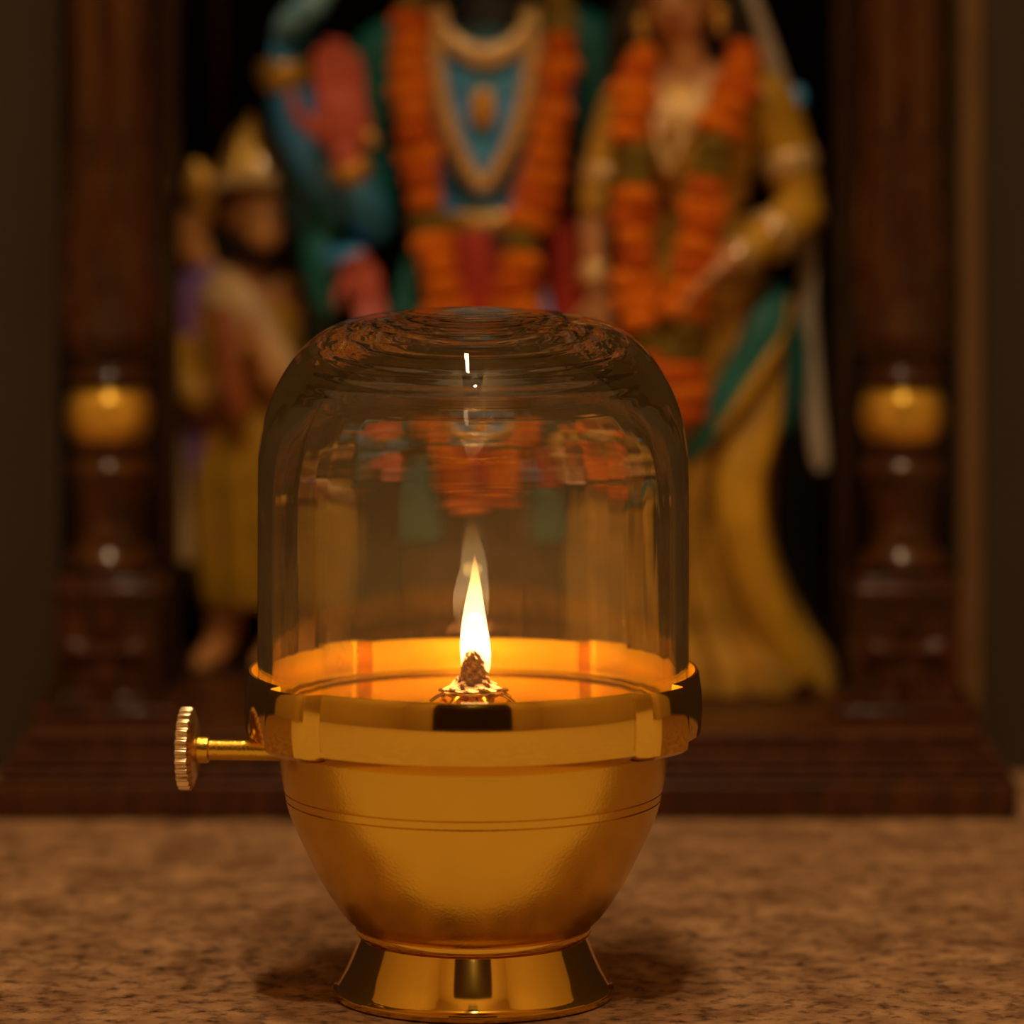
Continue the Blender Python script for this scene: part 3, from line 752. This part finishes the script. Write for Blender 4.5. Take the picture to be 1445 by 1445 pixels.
gpart('sari_skirt', loft(W, [(300, 985, 70, 52, 0, 0), (380, 990, 90, 66, 0, .3), (470, 992, 108, 78, 0, .6), (600, 975, 118, 84, 0, 1), (760, 962, 122, 88, 0, 1.2), (870, 985, 140, 96, 0, 1.4), (930, 1008, 152, 104, -6, 1.6), (966, 1010, 158, 108, -8, 1.7)], .075, 13), M['shadedsilk'])
gpart('teal_sash', ribbon(W, [(1096, 400, -40), (1076, 450, -76), (1040, 520, -92), (1000, 590, -96), (962, 640, -94)], [16, 26, 24, 20, 10], 8), M['teal'])
tag(gpart('sash_border', ribbon(W, [(1112, 420, -36), (1090, 480, -76), (1050, 545, -98), (1010, 602, -100)], [8, 10, 9, 6], 9), M['ochre']), 'ochre sash border', None)
gpart('sari_fold', ribbon(W, [(1090, 470, -30), (1070, 580, -70), (1040, 680, -96), (1060, 800, -98), (1100, 900, -90), (1122, 950, -84)], [16, 30, 34, 30, 30, 34], 14), M['ochre'])
gpart('teal_hip_cloth', ribbon(W, [(1092, 420, 0), (1106, 490, 0), (1108, 560, 0), (1100, 610, 0)], [22, 34, 30, 14], 30), M['teal'])
gpart('veil', ribbon(W, [(960, -92, 10), (1020, -60, 14), (1062, 20, 20), (1098, 110, 26), (1124, 190, 30), (1142, 330, 30), (1140, 430, 20), (1146, 540, 10), (1156, 640, 4), (1160, 665, 4)], [30, 24, 17, 14, 14, 13, 13, 14, 13, 7], 5), M['white'])
b = bmesh.new(); ball(b, W.p(1124, 140, 10), W.r(16, 12, 22)); union('shoulder_ornament', b, .0012, M['blue'], goddess)
b = bmesh.new(); ball(b, W.p(1072, 133, -34), W.r(13, 9, 13)); gpart('brooch', b, M['palegold'])
gpart('belt', loft(W, [(392, 990, 94, 68, 0, 0), (402, 991, 98, 71, 0, 0), (414, 992, 98, 71, 0, 0), (422, 992, 96, 69, 0, 0)]), M['gold'])

# --- kneeling attendant on the left
K = Fig(1.585)
att = tag(empty('attendant_statuette', K.p(350, 935)), 'small brown-faced attendant statuette with pointed gilt crown and purple shawl', 'statue')
b = bmesh.new()
ball(b, K.p(352, 500), K.r(78, 50, 110)); ball(b, K.p(352, 430), K.r(86, 44, 56)); ball(b, K.p(360, 610), K.r(78, 54, 80))
limb(b, K.pts([(356, 420, 0), (360, 385, -6), (366, 350, -10)]), K.r(38, 32, 32))
for s, f in ((-1, 0), (1, 0)):
    limb(b, K.pts([(362+s*40, 620, 0), (364+s*44, 760, -14), (358+s*42, 900, 0)]), K.r(52, 40, 24))
    limb(b, K.pts([(352+s*40, 908, 4), (340+s*42, 922, -34), (330+s*42, 927, -76)]), K.r(22, 20, 14))
limb(b, K.pts([(280, 440, 2), (262, 510, 2), (272, 575, -10)]), K.r(34, 30, 26)); limb(b, K.pts([(272, 575, -10), (310, 550, -66), (346, 505, -92)]), K.r(26, 22, 16))
limb(b, K.pts([(425, 440, 2), (446, 520, 2), (436, 580, -10)]), K.r(34, 30, 26)); limb(b, K.pts([(436, 580, -10), (404, 550, -66), (368, 505, -92)]), K.r(26, 22, 16))
hand(b, K, (346, 512, -92), (358, 420, -100), 92, palm_n=(1, 0, 0), curl=.05); hand(b, K, (370, 512, -92), (362, 420, -100), 92, palm_n=(-1, 0, 0), curl=.05, thumb=-1)
q = head(b, K, (368, 304, -12), 50, 66, turn=.18)
ball(b, q(0, -.42, .85), K.r(26, 22, 22))
union('body', b, .0008, M['monkey'], att, 5); face_paint(K, q, 50, 66, att)
def apart(name, b, m, **k): return part(name, b, m, att, **k)
b = bmesh.new(); ball(b, q(0, .2, -.4), K.r(56, 48, 64)); limb(b, K.pts([(318, 330, 20), (310, 390, 24), (316, 430, 26)]), K.r(24, 24, 18)); limb(b, K.pts([(412, 330, 20), (424, 390, 16), (428, 440, 20)]), K.r(24, 24, 18)); union('hair', b, .0014, M['hair'], att)
b = bmesh.new(); ball(b, q(0, -.86, .55), K.r(28, 20, 22)); ball(b, q(.5, -.66, .4), K.r(15, 16, 24)); ball(b, q(-.5, -.66, .4), K.r(15, 16, 24)); union('beard', b, .0012, M['hair'], att)
apart('crown', crown(K, (354, 262, -8), 56, 104), M['gold'], angle=40)
b = bmesh.new()
for k in range(7): ball(b, K.p(312+k*15, 256-6*math.sin(k/6*PI), -50-22*math.sin(k/6*PI)), K.r(10, 8, 12))
apart('crown_band', b, M['palegold'])
b = bmesh.new(); ball(b, K.p(282, 262, 10), K.r(26, 14, 30)); ball(b, K.p(296, 294, 6), K.r(18, 12, 20)); ball(b, K.p(276, 238, 10), K.r(14, 10, 14)); union('ear_ornament', b, .0012, M['gold'], att)
apart('mane_lock', ribbon(K, [(276, 300, 16), (270, 340, 18), (290, 372, 16), (310, 392, 12)], [18, 26, 24, 14], 18), M['monkey'])
apart('raised_tail', ribbon(K, [(420, 300, 10), (432, 350, 10), (436, 420, 10), (448, 480, 20)], [16, 24, 26, 22], 20), M['monkey'])
apart('cream_shawl', ribbon(K, [(300, 398, -30), (330, 420, -56), (370, 470, -84), (405, 530, -84), (430, 590, -50)], [30, 34, 32, 28, 22], 10), M['cream'])
apart('purple_shawl', ribbon(K, [(300, 388, 14), (268, 420, 0), (262, 480, 0), (256, 540, 10), (262, 600, 10)], [20, 32, 34, 28, 18], 34), M['purple'])
apart('purple_drape', ribbon(K, [(282, 560, -20), (290, 640, -30), (298, 720, -30), (294, 770, -30)], [22, 26, 24, 18], 10), M['purple'])
tag(apart('arm_cuff', ribbon(K, [(256, 470, -30), (262, 530, -36), (285, 560, -52), (300, 556, -64)], [20, 22, 20, 16], 18), M['ochre']), 'ochre sleeve', None)
apart('red_scarf', ribbon(K, [(318, 430, -74), (330, 490, -92), (338, 545, -98), (344, 580, -96)], [16, 20, 20, 12], 10), M['rust'])
apart('tunic', loft(K, [(430, 354, 74, 50, 0, 0), (500, 354, 80, 58, 0, .5), (590, 358, 78, 60, 0, .6), (640, 360, 84, 64, 0, .8)], .03, 14), M['ochre'])
apart('dhoti', loft(K, [(590, 362, 80, 60, 0, .3), (680, 366, 98, 72, 0, 1), (780, 370, 96, 70, 0, 1.2), (850, 366, 82, 62, 0, 1)], .05, 11), M['ochre'])
apart('cream_drape', ribbon(K, [(258, 560, 0), (262, 650, 0), (262, 740, 0), (252, 790, 0)], [16, 22, 22, 26], 12), M['cream'])
b = bmesh.new(); box(b, xa(262, K.d), xa(440, K.d), K.d-D-.026, K.d-D+.014, ZD, za(930, K.d), .001); apart('base', b, M['blackwood'], angle=40)

# ------------------------------------------------------------------ marigold garlands
def flower_mesh(name, m, rr=1.0, hh=.42, seed=1):
    b = bmesh.new(); rn = random.Random(seed); ph = [rn.uniform(0, 6) for _ in range(6)]
    pr = smooth_prof([(0, -hh), (.55, -hh*.95), (.9, -hh*.55), (1.0, 0), (.9, hh*.55), (.55, hh*.95), (0, hh)], 4)
    def rf(t, r, z):
        return rr*r*(1+.09*math.sin(11*t+ph[0]+z*9)+.06*math.sin(17*t+ph[1]-z*14))
    lathe(b, pr, 64, rf=rf, caps=False)
    o = obj(name, b, m); C.objects.unlink(o); return o.data
FM = [flower_mesh('marigold', M['orange'], seed=1), flower_mesh('marigold', M['deeporange'], seed=2), flower_mesh('marigold', M['orange'], seed=3)]
LM = flower_mesh('leaf_tuft', M['leaf'], .95, .5, 5)
def strand(root, fig, pts, dias, gap, spacers, idx=[0]):
    path = spline(fig.pts(pts), 24); n = len(path); L = [0]
    for u, v in zip(path[:-1], path[1:]): L.append(L[-1]+(v-u).length)
    s = 0
    while s < L[-1]:
        i = max(j for j in range(n) if L[j] <= s); i = min(i, n-2)
        f = (s-L[i])/(L[i+1]-L[i]); p = path[i].lerp(path[i+1], f)
        u = (i+f)/(n-1)*(len(dias)-1); a = int(min(u, len(dias)-2)); dia = (dias[a]+(dias[a+1]-dias[a])*(u-a))*fig.k
        py = YH+(H-p.z)*F/(p.y+D)
        sp = any(abs(py-y) < 19 for y in spacers)
        me = LM if sp else FM[(idx[0]*7+idx[0]//3) % 3]
        o = link('leaf_tuft' if sp else 'marigold', me); o.parent = root
        t = (path[i+1]-path[i]).normalized()
        qd = t.to_track_quat('Z', 'Y')
        o.rotation_mode = 'QUATERNION'
        o.rotation_quaternion = qd @ Matrix.Rotation(rnd.uniform(0, 6), 3, 'Z').to_quaternion() @ Matrix.Rotation(rnd.uniform(-.14, .14), 3, 'X').to_quaternion()
        k = dia/2*rnd.uniform(.93, 1.05)*(.85 if sp else 1)
        o.location = p-Vector(root.location); o.scale = (k, k*.72, gap*fig.k*.5/.42*1.12)
        idx[0] += 1; s += gap*fig.k
ga = tag(empty('marigold_garland', G.p(690, -40, -70)), 'long orange marigold garland hanging on the blue deity statuette', 'garland')
strand(ga, G, [(592, -60, -58), (582, 20, -72), (578, 100, -84), (588, 180, -92), (598, 250, -96), (606, 305, -100), (620, 370, -108), (634, 450, -116), (646, 540, -122), (658, 620, -124), (676, 668, -124)], [68, 70, 70, 70, 72, 78, 82], 31, (8, 310))
strand(ga, G, [(780, -60, -58), (790, 20, -72), (788, 100, -82), (776, 180, -90), (764, 250, -94), (748, 300, -98), (738, 340, -104), (732, 400, -110), (724, 470, -116), (716, 550, -122), (708, 630, -124)], [60, 62, 66, 68, 72, 76, 80], 31, (20, 335))
b = bmesh.new(); sweep(b, spline(G.pts([(606, -60, -58), (640, -70, 0), (690, -60, 60), (742, -70, 0), (776, -60, -58)]), 8), [14*G.k]*33, 12); adopt(obj('neck_string', b, M['deeporange']), ga)
gb = tag(empty('marigold_garland', W.p(970, 60, -50)), 'shorter orange marigold garland hanging on the goddess statuette', 'garland')
strand(gb, W, [(906, 84, -40), (892, 130, -72), (886, 180, -88), (890, 232, -92), (892, 300, -92), (894, 380, -98), (900, 440, -104), (912, 490, -108), (932, 545, -112)], [62, 70, 74, 70, 72, 74, 74, 70], 29, (232, 478))
strand(gb, W, [(1050, 80, -36), (1034, 128, -70), (1014, 178, -88), (1000, 225, -92), (990, 280, -94), (982, 340, -112), (968, 400, -124), (956, 460, -120), (954, 530, -118), (956, 592, -116)], [66, 76, 74, 72, 72, 74, 78, 80], 29, (220, 478))
b = bmesh.new(); sweep(b, spline(W.pts([(906, 84, -40), (930, 90, 20), (980, 100, 50), (1030, 90, 20), (1050, 80, -36)]), 8), [11*W.k]*33, 12); adopt(obj('neck_string', b, M['deeporange']), gb)
